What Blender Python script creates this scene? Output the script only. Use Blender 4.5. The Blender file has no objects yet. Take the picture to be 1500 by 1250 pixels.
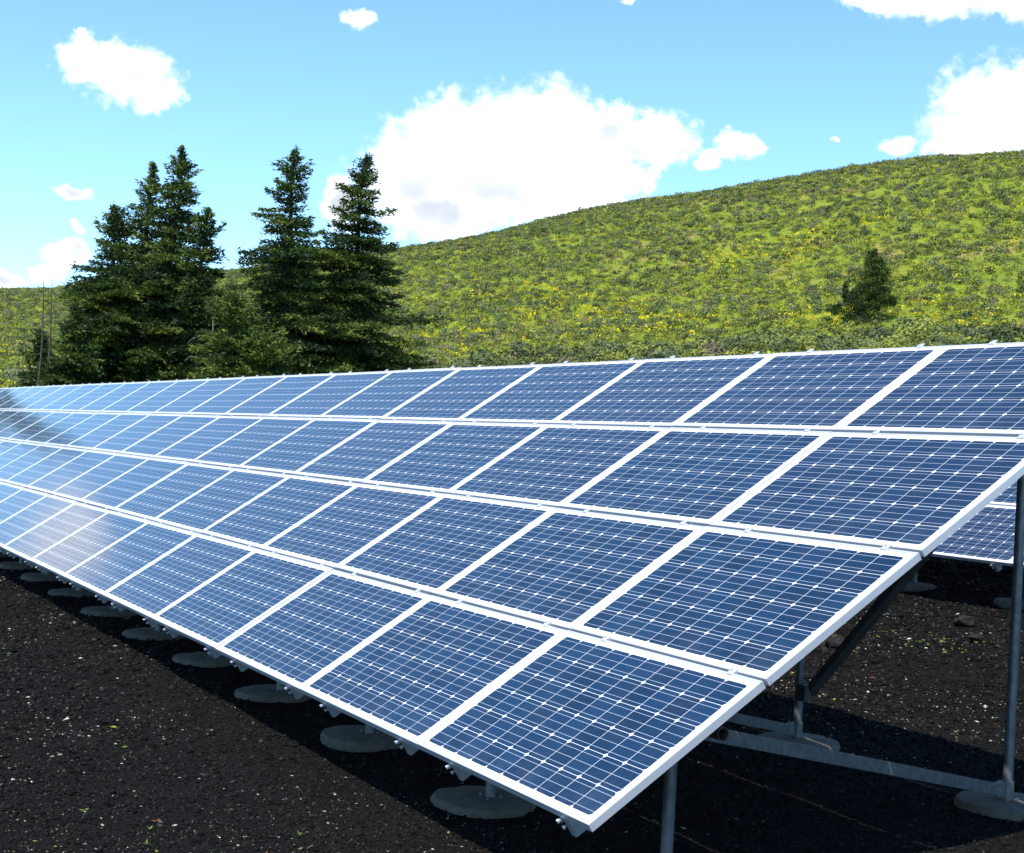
import bpy, bmesh, math, random
import numpy as np
from mathutils import Matrix, Vector, noise as mnoise

S = bpy.context.scene
COL = S.collection
PI = math.pi
R = math.radians

# ------------------------------------------------------------------ camera
cam_data = bpy.data.cameras.new("camera")
cam = bpy.data.objects.new("camera", cam_data)
COL.objects.link(cam)
S.camera = cam
cam_data.sensor_width = 36.0
cam_data.lens = 52.74
cam_data.clip_start = 0.05
cam_data.clip_end = 5000
CAM = Vector((5.1543, -3.2578, 1.9455))
cr = (0.478056, 0.876769, 0.052338)
cd = (0.014612, 0.051641, -0.998559)
cf = (-0.878208, 0.478132, 0.011876)
cam.matrix_world = Matrix(((cr[0], -cd[0], -cf[0], CAM.x),
                           (cr[1], -cd[1], -cf[1], CAM.y),
                           (cr[2], -cd[2], -cf[2], CAM.z),
                           (0, 0, 0, 1)))

# ------------------------------------------------------------------ sun, sky, exposure
SUN_DIR = Vector((0.31, -0.43, 1.0)).normalized()          # towards the sun
SUN_EL = math.asin(SUN_DIR.z)
SUN_ROT = math.atan2(SUN_DIR.x, SUN_DIR.y)
sl = bpy.data.lights.new("sun", "SUN")
sl.energy = 4.8
sl.angle = R(0.53)
sl.color = (1.0, 0.965, 0.90)
sun = bpy.data.objects.new("sun", sl)
COL.objects.link(sun)
sun.rotation_euler = (-SUN_DIR).to_track_quat('-Z', 'Y').to_euler()
sun.location = (20, -30, 60)

S.view_settings.view_transform = 'Standard'
S.view_settings.look = 'None'
S.view_settings.gamma = 1.0
S.view_settings.exposure = 0.62
S.view_settings.use_curve_mapping = False
S.render.engine = 'CYCLES'
S.cycles.use_denoising = True
S.cycles.max_bounces = 8
S.cycles.diffuse_bounces = 3
S.cycles.glossy_bounces = 4
S.cycles.transparent_max_bounces = 8
S.cycles.sample_clamp_indirect = 6.0


class NT:
    """small helper to write node graphs"""
    def __init__(self, tree):
        self.t = tree
        self.n = tree.nodes
        self.l = tree.links

    def node(self, kind, **props):
        x = self.n.new(kind)
        for k, v in props.items():
            setattr(x, k, v)
        return x

    def put(self, sock, v):
        if v is None:
            return
        if isinstance(v, bpy.types.NodeSocket):
            self.l.new(v, sock)
        else:
            sock.default_value = v

    def math(self, op, a, b=None, c=None, clamp=False):
        x = self.node('ShaderNodeMath', operation=op, use_clamp=clamp)
        self.put(x.inputs[0], a)
        self.put(x.inputs[1], b)
        self.put(x.inputs[2], c)
        return x.outputs[0]

    def vmath(self, op, a, b=None, scale=None):
        x = self.node('ShaderNodeVectorMath', operation=op)
        self.put(x.inputs[0], a)
        self.put(x.inputs[1], b)
        if scale is not None:
            self.put(x.inputs['Scale'], scale)
        return x.outputs['Value'] if op in ('LENGTH', 'DOT_PRODUCT', 'DISTANCE') else x.outputs[0]

    def mix(self, f, a, b, blend='MIX'):
        x = self.node('ShaderNodeMix', data_type='RGBA', blend_type=blend)
        self.put(x.inputs[0], f)
        self.put(x.inputs[6], a)
        self.put(x.inputs[7], b)
        return x.outputs[2]

    def noise(self, vec, scale, detail=4, rough=0.55, dim='3D', w=None, out=0):
        x = self.node('ShaderNodeTexNoise', noise_dimensions=dim)
        self.put(x.inputs['Vector'], vec)
        if w is not None:
            self.put(x.inputs['W'], w)
        x.inputs['Scale'].default_value = scale
        x.inputs['Detail'].default_value = detail
        x.inputs['Roughness'].default_value = rough
        return x.outputs[out]

    def smooth(self, v, a, b, lo=0.0, hi=1.0):
        x = self.node('ShaderNodeMapRange', interpolation_type='SMOOTHSTEP')
        self.put(x.inputs['Value'], v)
        x.inputs['From Min'].default_value = a
        x.inputs['From Max'].default_value = b
        x.inputs['To Min'].default_value = lo
        x.inputs['To Max'].default_value = hi
        return x.outputs[0]

    def ramp(self, v, stops):
        x = self.node('ShaderNodeValToRGB')
        self.put(x.inputs[0], v)
        e = x.color_ramp.elements
        while len(e) < len(stops):
            e.new(0.5)
        for i, (p, c) in enumerate(stops):
            e[i].position = p
            e[i].color = (*c, 1)
        return x.outputs[0]


# cumulus: (azimuth deg from -X towards +Y, elevation deg, half width, half height)
CLOUDS = [(12.11, 13.06, 1.25, .89), (13.46, 12.85, 1.88, 1.15), (14.47, 12.3, 1.1, .73), (11.68, 13.91, .21, .21),
          (21.87, 15.57, .73, .42), (11.77, 8.39, .73, .29), (12.2, 7.12, .29, .21), (11.72, 6.09, .89, .68), (11.1, 5.29, .78, .47),
          (9.65, 4.92, .68, .42), (12.04, 6.46, .52, .37), (29.02, 11.79, 3.0, 1.88), (25.66, 11.1, 2.3, 1.88),
          (24.16, 9.82, 2.04, 2.09), (27.55, 10.02, 4.31, 1.83), (31.38, 11.64, 1.96, 1.62), (33.58, 11.85, 1.44, .99),
          (25.27, 8.61, 2.48, 1.25), (29.41, 9.35, 3.92, .89), (21.63, 8.68, .89, 1.25), (31.72, 10.22, 1.83, .89),
          (36.62, 11.59, .99, .55), (35.43, 11.1, .57, .44), (46.28, 12.82, 2.74, 1.88), (44.95, 12.19, 1.62, 1.2),
          (47.4, 13.5, 1.9, 1.35), (42.59, 11.78, .73, .37), (40.31, 11.77, .29, .13), (44.0, 16.75, 2.9, .70),
          (46.0, 16.8, 2.6, .74), (40.97, 16.81, 1.1, .37), (32.28, 16.72, .18, .16), (33.41, 10.28, .31, .63),
          (0.6, 12.9, 2.3, 1.5), (-9.0, 11.0, 5.0, 3.0), (52.0, 14.5, 4.0, 3.0), (60, 12, 5, 3), (-20, 9, 7, 3), (72, 10, 6, 3)]


def build_world():
    w = bpy.data.worlds.new("World")
    S.world = w
    w.use_nodes = True
    g = NT(w.node_tree)
    g.n.clear()
    sky = g.node('ShaderNodeTexSky', sky_type='NISHITA', sun_disc=False)
    sky.sun_elevation = SUN_EL
    sky.sun_rotation = SUN_ROT
    sky.altitude = 1700
    sky.air_density = 1.0
    sky.dust_density = 0.08
    sky.ozone_density = 1.0
    tc = g.node('ShaderNodeTexCoord')
    d = tc.outputs['Generated']
    sx = g.node('ShaderNodeSeparateXYZ')
    g.put(sx.inputs[0], d)
    az = g.math('MULTIPLY', g.math('ARCTAN2', sx.outputs[1], g.math('MULTIPLY', sx.outputs[0], -1)), 180 / PI)
    el = g.math('MULTIPLY', g.math('ARCSINE', sx.outputs[2]), 180 / PI)
    cxyz = g.node('ShaderNodeCombineXYZ')
    g.put(cxyz.inputs[0], az)
    g.put(cxyz.inputs[1], el)
    pos = cxyz.outputs[0]
    wob1 = g.vmath('SCALE', g.vmath('SUBTRACT', g.noise(pos, 0.75, 2, .5, out=1), (.5, .5, .5)), scale=1.1)
    wob2 = g.vmath('SCALE', g.vmath('SUBTRACT', g.noise(pos, 3.0, 4, .6, out=1), (.5, .5, .5)), scale=0.42)
    pos2 = g.vmath('ADD', g.vmath('ADD', pos, wob1), wob2)
    pos2 = g.vmath('MULTIPLY', pos2, (1, 1, 0))
    q = None
    for (a, e, ra, re) in CLOUDS:
        dd = g.vmath('LENGTH', g.vmath('MULTIPLY', g.vmath('SUBTRACT', pos2, (a, e, 0)), (1 / ra, 1 / re, 0)))
        q = dd if q is None else g.math('MINIMUM', q, dd)
    fine = g.noise(pos, 1.7, 7, .58)
    v = g.math('ADD', q, g.math('MULTIPLY', g.math('SUBTRACT', fine, .5), 1.15))
    mask = g.smooth(v, 1.17, .50)
    # thick parts read as pale blue-grey, edges as bright white
    shade_n = g.noise(pos, 0.26, 5, .5)
    depth = g.smooth(q, .85, .25)
    shade = g.math('MULTIPLY', g.math('MAXIMUM', g.smooth(shade_n, .40, .80), g.math('MULTIPLY', g.smooth(el, 12.2, 8.8), g.smooth(shade_n, .20, .62))), depth)
    ccol = g.mix(shade, (6.9, 7.0, 7.5, 1), (3.35, 3.65, 4.1, 1))
    skyc = g.mix(1.0, sky.outputs[0], SKY_TINT, 'MULTIPLY')
    col = g.mix(mask, skyc, ccol)
    bg = g.node('ShaderNodeBackground')
    g.put(bg.inputs[0], col)
    bg.inputs[1].default_value = 0.15
    out = g.node('ShaderNodeOutputWorld')
    g.l.new(bg.outputs[0], out.inputs[0])
    w.cycles.sampling_method = 'MANUAL'
    w.cycles.sample_map_resolution = 1024


SKY_TINT = (.84, 1.11, 1.22, 1)
build_world()

# ------------------------------------------------------------------ helpers
rng = np.random.default_rng(7)
rnd = random.Random(11)


def tag(o, label=None, cat=None, group=None, kind=None):
    if label: o['label'] = label
    if cat: o['category'] = cat
    if group: o['group'] = group
    if kind: o['kind'] = kind
    return o


def empty(name, loc, rot=(0, 0, 0)):
    o = bpy.data.objects.new(name, None)
    o.empty_display_size = 0.1
    COL.objects.link(o)
    o.location = loc
    o.rotation_euler = rot
    return o


def link_mesh(name, me, mat=None, parent=None, loc=(0, 0, 0), rot=(0, 0, 0)):
    o = bpy.data.objects.new(name, me)
    COL.objects.link(o)
    if mat is not None:
        me.materials.append(mat)
    if parent is not None:
        o.parent = parent
    o.location = loc
    o.rotation_euler = rot
    return o


def copy_tree(o, parent=None):
    c = o.copy()
    COL.objects.link(c)
    c.parent = parent
    for ch in list(o.children):
        copy_tree(ch, c)
    return c


class MB:
    """collects boxes, tubes and lathed shapes into one mesh"""
    def __init__(self):
        self.v = []
        self.f = []

    def add(self, vs, fs):
        b = len(self.v)
        self.v += [tuple(p) for p in vs]
        self.f += [tuple(b + i for i in f) for f in fs]

    def box(self, x0, x1, y0, y1, z0, z1):
        self.add([(x0, y0, z0), (x1, y0, z0), (x1, y1, z0), (x0, y1, z0), (x0, y0, z1), (x1, y0, z1), (x1, y1, z1), (x0, y1, z1)],
                 [(0, 3, 2, 1), (4, 5, 6, 7), (0, 1, 5, 4), (1, 2, 6, 5), (2, 3, 7, 6), (3, 0, 4, 7)])

    def tube(self, pts, radii, n=12, cap=True, inner=None):
        pts = [Vector(p) for p in pts]
        if not hasattr(radii, '__len__'):
            radii = [radii] * len(pts)
        rings = []
        up = None
        for i, p in enumerate(pts):
            t = (pts[min(i + 1, len(pts) - 1)] - pts[max(i - 1, 0)]).normalized()
            if up is None:
                up = t.orthogonal().normalized()
            up = (up - t * up.dot(t)).normalized()
            s = t.cross(up)
            rings.append([p + (up * math.cos(2 * PI * k / n) + s * math.sin(2 * PI * k / n)) * radii[i] for k in range(n)])
        vs = [q for r in rings for q in r]
        fs = []
        for i in range(len(rings) - 1):
            for k in range(n):
                a, b = i * n + k, i * n + (k + 1) % n
                fs.append((a, b, b + n, a + n))
        if cap:
            fs.append(tuple(reversed(range(n))))
            fs.append(tuple(range(len(vs) - n, len(vs))))
        self.add(vs, fs)

    def beam(self, a, b, w, h, up=(0, 0, 1)):
        a, b = Vector(a), Vector(b)
        t = (b - a).normalized()
        s = t.cross(Vector(up)).normalized()
        u = s.cross(t)
        vs = [p + s * i * w / 2 + u * j * h / 2 for p in (a, b) for i, j in ((-1, -1), (1, -1), (1, 1), (-1, 1))]
        self.add(vs, [(0, 1, 2, 3), (7, 6, 5, 4), (0, 4, 5, 1), (1, 5, 6, 2), (2, 6, 7, 3), (3, 7, 4, 0)])

    def mesh(self, name, smooth=False, bevel=0.0):
        me = bpy.data.meshes.new(name)
        me.from_pydata(self.v, [], self.f)
        bm = bmesh.new()
        bm.from_mesh(me)
        bmesh.ops.recalc_face_normals(bm, faces=bm.faces)
        if bevel > 0:
            bmesh.ops.bevel(bm, geom=[e for e in bm.edges if len(e.link_faces) == 2 and e.calc_face_angle(0) > 0.6],
                            offset=bevel, segments=2, affect='EDGES', clamp_overlap=True)
        bm.to_mesh(me)
        bm.free()
        if smooth:
            me.polygons.foreach_set('use_smooth', [True] * len(me.polygons))
            try:
                me.set_sharp_from_angle(angle=R(40))
            except Exception:
                pass
        return me


def raw_mesh(name, verts, faces, nper):
    """verts (N,3), faces (M,nper) numpy"""
    me = bpy.data.meshes.new(name)
    me.vertices.add(len(verts))
    me.vertices.foreach_set('co', np.asarray(verts, np.float32).ravel())
    m = len(faces)
    me.loops.add(m * nper)
    me.loops.foreach_set('vertex_index', np.asarray(faces, np.int32).ravel())
    me.polygons.add(m)
    me.polygons.foreach_set('loop_start', np.arange(0, m * nper, nper, dtype=np.int32))
    me.update(calc_edges=True)
    return me


def face_color(me, cols):
    a = me.attributes.new('tint', 'FLOAT_COLOR', 'FACE')
    c = np.ones((len(cols), 4), np.float32)
    c[:, :3] = cols
    a.data.foreach_set('color', c.ravel())


def new_mat(name):
    m = bpy.data.materials.new(name)
    m.use_nodes = True
    g = NT(m.node_tree)
    b = g.n['Principled BSDF']
    return m, g, b


# ------------------------------------------------------------------ array dimensions (metres)
TH = R(33.3)
W, H = 1.655, 1.0357                  # pitch of the panels along and up the slope
PW, PH = 1.652, 1.0150                # outer size of one panel
CELL = 0.1548
FT = 0.034                            # frame depth
ZB = 0.42                             # bottom edge above the ground
CS, SN = math.cos(TH), math.sin(TH)


def slope_pt(o, x, v, n=0.0):
    """point of an array with origin o: x along, v up the slope, n above the panel face"""
    return Vector((o[0] + x, o[1] + v * CS - n * SN, o[2] + v * SN + n * CS))


# ------------------------------------------------------------------ terrain
SKYLINE = [(-180, 1.0), (-60, 1.4), (-20, 2.2), (0, 3.4), (7.2, 4.28), (9.5, 4.62), (11.6, 4.89), (14.2, 5.35), (17.4, 5.89), (21.2, 6.67),
           (24.3, 7.3), (26.9, 7.86), (29.5, 8.51), (32.0, 9.18), (34.6, 9.72), (37.15, 10.15), (40.15, 10.83), (42.1, 11.2), (43.6, 11.45),
           (45.5, 11.58), (46.9, 11.6), (50, 11.4), (56, 10.3), (64, 8.6), (78, 5.6), (95, 3.6), (130, 1.8), (180, 1.0)]
SK_A = np.array([a for a, _ in SKYLINE])
SK_E = np.array([e for _, e in SKYLINE]) - .17 - .15 * np.clip((SK_A - 36) / 8, 0, 1)
FOOT_A = np.array([-180, -30, 0, 11, 22, 45, 60, 90, 180])
FOOT_E = np.array([0.0, 0.2, 0.7, 1.2, 2.2, 4.0, 4.0, 2.0, 0.0])
RID_A = np.array([-180, -20, 10, 25, 45, 60, 100, 180])
RID_R = np.array([260, 260, 250, 225, 185, 180, 220, 260])


def smooth01(t):
    t = np.clip(t, 0, 1)
    return t * t * (3 - 2 * t)


def terrain(x, y):
    x = np.asarray(x, float)
    y = np.asarray(y, float)
    dx, dy = x - CAM.x, y - CAM.y
    r = np.hypot(dx, dy)
    az = np.degrees(np.arctan2(dy, -dx))
    d = np.maximum(0, np.minimum(y, 60) - 4.0)
    near = 0.125 * d * d / (d + 1.2)
    near = near - 0.024 * np.clip(-x - 1, 0, 14) * smooth01((0.25 - y) / 0.8)
    rf = 80.0
    zf = CAM.z + rf * np.tan(np.radians(np.interp(az, FOOT_A, FOOT_E)))
    RR = np.interp(az, RID_A, RID_R)
    zr = CAM.z + RR * np.tan(np.radians(np.interp(az, SK_A, SK_E)))
    t = smooth01((r - 18) / (rf - 18)) * np.maximum(smooth01((y - 5) / 16), smooth01((-x - 46) / 24))
    t = np.maximum(t, smooth01((r - 66) / 14))
    low = near * (1 - t) + zf * t
    s = (r - rf) / (RR - rf)
    sc = np.clip(s, 0, 1)
    prof = 0.38 * sc + 0.62 * smooth01(sc)
    hill = zf + (zr - zf) * prof
    over = np.maximum(0, s - 1)
    hill = hill + (zr - zf) * (0.25 * over - 0.9 * over ** 2)
    hill = np.maximum(hill, zf - 6)
    return np.where(r < rf, low, hill)


def terrain1(x, y):
    return float(terrain(np.array([x]), np.array([y]))[0])


def vnoise(p, scale, octaves=3):
    out = np.empty(len(p))
    for i, (x, y) in enumerate(p):
        out[i] = mnoise.fractal(Vector((x * scale, y * scale, 3.7)), 1.0, 2.0, octaves)
    return out


# ------------------------------------------------------------------ materials
def mat_ground():
    m, g, b = new_mat("ground_surface")
    geo = g.node('ShaderNodeNewGeometry')
    p = geo.outputs['Position']
    sx = g.node('ShaderNodeSeparateXYZ')
    g.put(sx.inputs[0], p)
    # black cinder
    n1 = g.noise(p, 0.9, 3, .6)
    n2 = g.noise(p, 42, 5, .7)
    n3 = g.noise(p, 130, 3, .7)
    c1 = g.ramp(n2, [(.30, (.0024, .0023, .0022)), (.50, (.0082, .0078, .0071)), (.66, (.0175, .016, .0142)), (.85, (.047, .043, .036))])
    cind = g.mix(g.smooth(n1, .35, .7, 0, .5), c1, (.0068, .006, .0052, 1))
    vor = g.node('ShaderNodeTexVoronoi', feature='F1')
    g.put(vor.inputs['Vector'], p)
    vor.inputs['Scale'].default_value = 48
    # hillside grass, bare tan soil and weeds
    h1 = g.noise(p, .045, 3, .55)
    h2 = g.noise(p, .35, 4, .6)
    h3 = g.noise(p, 2.2, 4, .65)
    gr = g.ramp(h2, [(.30, (.115, .160, .024)), (.46, (.170, .222, .026)), (.60, (.225, .258, .030)), (.8, (.30, .26, .07))])
    gr = g.mix(g.smooth(h3, .35, .75, 0, .6), gr, (.11, .145, .024, 1))
    bare = g.math('MULTIPLY', g.smooth(h1, .5, .66), g.smooth(h2, .46, .64))
    gr = g.mix(g.math('MULTIPLY', bare, .75), gr, (.25, .17, .085, 1))
    # where the cinder yard gives way to the hillside
    edge = g.math('ADD', sx.outputs[1], g.math('MULTIPLY', g.math('SUBTRACT', g.noise(p, .35, 4, .6), .5), 7))
    mk = g.smooth(edge, 18, 21)
    edx = g.math('ADD', sx.outputs[0], g.math('MULTIPLY', g.math('SUBTRACT', g.noise(p, .3, 4, .6), .5), 8))
    mk = g.math('MAXIMUM', mk, g.smooth(edx, -43, -46))
    g.put(b.inputs['Base Color'], g.mix(mk, cind, gr))
    b.inputs['Roughness'].default_value = .95
    b.inputs['Specular IOR Level'].default_value = .04
    ht = g.math('ADD', g.math('MULTIPLY', n2, .6), g.math('ADD', g.math('MULTIPLY', n3, .25), g.math('MULTIPLY', vor.outputs['Distance'], 1.0)))
    bp = g.node('ShaderNodeBump')
    bp.inputs['Strength'].default_value = .9
    bp.inputs['Distance'].default_value = .022
    g.put(bp.inputs['Height'], ht)
    g.put(b.inputs['Normal'], bp.outputs[0])
    return m


def mat_tint(name, rough=.8, trans=0.0, spec=.25, var=0.0):
    m, g, b = new_mat(name)
    at = g.node('ShaderNodeAttribute', attribute_name='tint')
    col = at.outputs['Color']
    g.put(b.inputs['Base Color'], col)
    b.inputs['Roughness'].default_value = rough
    b.inputs['Specular IOR Level'].default_value = spec
    if trans > 0:
        tr = g.node('ShaderNodeBsdfTranslucent')
        g.put(tr.inputs[0], col)
        mx = g.node('ShaderNodeMixShader')
        mx.inputs[0].default_value = trans
        g.l.new(b.outputs[0], mx.inputs[1])
        g.l.new(tr.outputs[0], mx.inputs[2])
        g.l.new(mx.outputs[0], g.n['Material Output'].inputs[0])
    return m


def mat_metal(name, base, metallic, rough, mottling=.25, scale=9.0, dark=None):
    m, g, b = new_mat(name)
    tc = g.node('ShaderNodeTexCoord')
    n = g.noise(tc.outputs['Object'], scale, 5, .62)
    dk = dark or tuple(c * (1 - mottling) for c in base)
    g.put(b.inputs['Base Color'], g.mix(g.smooth(n, .35, .68), (*base, 1), (*dk, 1)))
    b.inputs['Metallic'].default_value = metallic
    g.put(b.inputs['Roughness'], g.math('ADD', g.math('MULTIPLY', n, .2), rough - .1))
    return m


def mat_concrete():
    m, g, b = new_mat("white_concrete")
    tc = g.node('ShaderNodeTexCoord')
    geo = g.node('ShaderNodeNewGeometry')
    n = g.noise(geo.outputs['Position'], 14, 5, .65)
    n2 = g.noise(geo.outputs['Position'], 60, 3, .6)
    c = g.ramp(n, [(.3, (.074, .058, .041)), (.5, (.104, .084, .061)), (.75, (.14, .116, .088))])
    c = g.mix(g.smooth(n2, .62, .75, 0, .6), c, (.05, .046, .04, 1))
    g.put(b.inputs['Base Color'], c)
    b.inputs['Roughness'].default_value = .9
    bp = g.node('ShaderNodeBump')
    bp.inputs['Strength'].default_value = .5
    bp.inputs['Distance'].default_value = .01
    g.put(bp.inputs['Height'], n2)
    g.put(b.inputs['Normal'], bp.outputs[0])
    return m


def mat_cells():
    """glass over 10 x 6 dark blue pseudo-square cells with three busbars each on a white back sheet"""
    m, g, b = new_mat("photovoltaic_cells")
    tc = g.node('ShaderNodeTexCoord')
    oi = g.node('ShaderNodeObjectInfo')
    sx = g.node('ShaderNodeSeparateXYZ')
    g.put(sx.inputs[0], tc.outputs['Object'])
    mx, my = (PW - 10 * CELL) / 2, (PH - 6 * CELL) / 2
    X = g.math('DIVIDE', g.math('SUBTRACT', sx.outputs[0], mx), CELL)
    Y = g.math('DIVIDE', g.math('SUBTRACT', sx.outputs[1], my), CELL)
    inside = g.math('MULTIPLY', g.math('LESS_THAN', g.math('ABSOLUTE', g.math('SUBTRACT', X, 5)), 5),
                    g.math('LESS_THAN', g.math('ABSOLUTE', g.math('SUBTRACT', Y, 3)), 3))
    fx = g.math('SUBTRACT', g.math('FRACT', X), .5)
    fy = g.math('SUBTRACT', g.math('FRACT', Y), .5)
    ax, ay = g.math('ABSOLUTE', fx), g.math('ABSOLUTE', fy)
    cell = g.math('MULTIPLY', g.math('LESS_THAN', g.math('MAXIMUM', ax, ay), .4915), g.math('LESS_THAN', g.math('ADD', ax, ay), .905))
    cell = g.math('MULTIPLY', cell, inside)
    bus = g.math('LESS_THAN', g.math('MINIMUM', ay, g.math('ABSOLUTE', g.math('SUBTRACT', ay, .333))), .0075)
    cx = g.node('ShaderNodeCombineXYZ')
    g.put(cx.inputs[0], g.math('FLOOR', X))
    g.put(cx.inputs[1], g.math('FLOOR', Y))
    g.put(cx.inputs[2], g.math('MULTIPLY', oi.outputs['Random'], 57.0))
    wn = g.node('ShaderNodeTexWhiteNoise', noise_dimensions='3D')
    g.put(wn.inputs['Vector'], cx.outputs[0])
    cv = g.mix(wn.outputs['Value'], (.0034, .0155, .042, 1), (.0066, .028, .070, 1))
    cv = g.mix(g.math('MULTIPLY', oi.outputs['Random'], .8), cv, (.012, .024, .058, 1))
    # the deposited coating is a little greener towards one side of the cells
    cv = g.mix(g.smooth(g.noise(tc.outputs['Object'], 26, 3, .6), .45, .75, 0, .35), cv, (.010, .034, .075, 1))
    c = g.mix(bus, cv, (.34, .38, .45, 1))
    c = g.mix(cell, (.66, .67, .69, 1), c)
    # thin film of dust, thicker near the lower edge of a panel
    dust = g.math('MULTIPLY', g.smooth(g.noise(tc.outputs['Object'], 3.5, 5, .65), .35, .85), g.smooth(sx.outputs[1], .25, 0, .03, .12))
    c = g.mix(dust, c, (.35, .34, .30, 1))
    g.put(b.inputs['Base Color'], c)
    b.inputs['Roughness'].default_value = .5
    b.inputs['Specular IOR Level'].default_value = .0
    b.inputs['Coat Weight'].default_value = 1.0
    b.inputs['Coat IOR'].default_value = 1.41
    g.put(b.inputs['Coat Roughness'], g.math('ADD', .085, g.math('MULTIPLY', dust, .5)))
    return m


M = dict(
    ground=mat_ground(),
    frame=mat_metal("anodised_aluminium", (.68, .68, .71), .45, .40, .06, 3),
    cells=mat_cells(),
    galv=mat_metal("galvanised_steel", (.23, .235, .24), .55, .42, .35, 22),
    bright=mat_metal("bright_steel", (.72, .72, .74), .8, .28, .1, 30),
    rail=mat_metal("rail_aluminium", (.40, .40, .41), .45, .45, .12, 12),
    rust=mat_metal("rusty_pipe", (.11, .085, .065), .2, .7, .5, 18, (.05, .035, .026)),
    dark=mat_metal("dark_steel", (.085, .08, .075), .2, .65, .3, 14),
    conc=mat_concrete(),
    back=mat_metal("grey_back_sheet", (.22, .22, .23), 0, .6, .08, 2),
    leaf=mat_tint("conifer_needles", .7, .22),
    shrub=mat_tint("shrub_leaves", .85, .18, .15),
    grit=mat_tint("cinder_grit", .9, 0, .06),
    bark=mat_metal("conifer_bark", (.085, .062, .045), 0, .9, .5, 8),
    dead=mat_metal("dead_wood", (.30, .27, .24), 0, .9, .4, 10),
)

ORD = ['at the right end'] + [o + ' from the right end' for o in
       ('second', 'third', 'fourth', 'fifth', 'sixth', 'seventh', 'eighth', 'ninth', 'tenth', 'eleventh', 'twelfth', 'thirteenth',
        'fourteenth', 'fifteenth', 'sixteenth', 'seventeenth', 'eighteenth', 'nineteenth', 'twentieth', 'twenty-first', 'twenty-second',
        'twenty-third', 'twenty-fourth', 'twenty-fifth', 'twenty-sixth', 'twenty-seventh', 'twenty-eighth')]
ORDN = ['first'] + [o.split(' ')[0] for o in ORD[1:]]


# ------------------------------------------------------------------ ground and hills
def polar_sheet(name, radii, azs, close=False):
    rr, aa = np.meshgrid(radii, np.radians(azs), indexing='ij')
    x = CAM.x - rr * np.cos(aa)
    y = CAM.y + rr * np.sin(aa)
    x, y, rr = x.ravel(), y.ravel(), rr.ravel()
    z = terrain(x, y)
    p = np.stack([x, y], 1)
    z = z + vnoise(p, 1.1, 4) * .022 * np.clip(rr / 3, .2, 1) * (rr < 60) + vnoise(p, .05, 3) * .55 * smooth01((rr - 60) / 80)
    n, k = len(radii), len(azs)
    i, j = np.meshgrid(np.arange(n - 1), np.arange(k if close else k - 1), indexing='ij')
    j2 = (j + 1) % k
    f = np.stack([i * k + j, i * k + j2, (i + 1) * k + j2, (i + 1) * k + j], -1).reshape(-1, 4)
    me = raw_mesh(name, np.stack([x, y, z], 1), f, 4)
    me.polygons.foreach_set('use_smooth', [True] * len(me.polygons))
    return me


azs = np.concatenate([np.linspace(-178, -6, 44), np.linspace(-5, 62, 269), np.linspace(64, 180, 38)])
r_near = np.concatenate([[0.05, .6, 1.3, 2.2, 3.0], np.geomspace(3.6, 48, 150)])
r_far = np.concatenate([np.geomspace(48, 330, 85), [380, 460, 600, 900, 1500, 2500]])
tag(link_mesh("ground", polar_sheet("ground", r_near, azs, True), M['ground']), kind='structure')
tag(link_mesh("hills", polar_sheet("hills", r_far, azs, True), M['ground']), kind='structure')


# ------------------------------------------------------------------ solar panels
def panel_proto():
    root = empty("solar_panel", (0, 0, 0))
    L = .013
    fr = MB()
    # four butted frame bars with a thin raised lip around the glass
    fr.box(0, PW, 0, L, -FT, .0035)
    fr.box(0, PW, PH - L, PH, -FT, .0035)
    fr.box(0, L, L + .0004, PH - L - .0004, -FT, .0030)
    fr.box(PW - L, PW, L + .0004, PH - L - .0004, -FT, .0030)
    # inward bottom flange
    fr.box(L, PW - L, L, L + .022, -FT, -FT + .002)
    fr.box(L, PW - L, PH - L - .022, PH - L, -FT, -FT + .002)
    link_mesh("frame", fr.mesh("panel_frame", bevel=.0008), M['frame'], root)
    gl = MB()
    gl.box(L, PW - L, L, PH - L, -.004, 0)
    link_mesh("cell_sheet", gl.mesh("panel_cells"), M['cells'], root)
    bk = MB()
    bk.box(L, PW - L, L, PH - L, -.0085, -.0045)
    link_mesh("back_sheet", bk.mesh("panel_back"), M['back'], root)
    jb = MB()
    jb.box(PW / 2 - .06, PW / 2 + .06, PH - .2, PH - .1, -.03, -.0085)
    link_mesh("junction_box", jb.mesh("junction_box", bevel=.004), M['dark'], root)
    cl = MB()
    cl.box(-.02, .02, -.013, H - PH + .011, .0038, .0085)
    cl.box(-.02, .02, .002, H - PH - .002, -.03, .0042)
    cme = cl.mesh("clamp", bevel=.001)
    cme.materials.append(M['frame'])
    bl = MB()
    bl.tube([(0, (H - PH) / 2, .0087), (0, (H - PH) / 2, .0165)], .0065, 6)
    bme = bl.mesh("clamp_bolt")
    bme.materials.append(M['bright'])
    for fx in RAIL_FR:
        o = bpy.data.objects.new("clamp", cme)
        COL.objects.link(o)
        o.parent = root
        o.location = (PW * (1 - fx), PH, 0)
        q = bpy.data.objects.new("bolt", bme)
        COL.objects.link(q)
        q.parent = o
    return root


RAIL_FR = (.135, .775)          # where the two rails cross a panel, measured from its right edge
NC = 24
ROWS = ('bottom', 'second', 'third', 'top')
proto = panel_proto()
first = True


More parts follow.
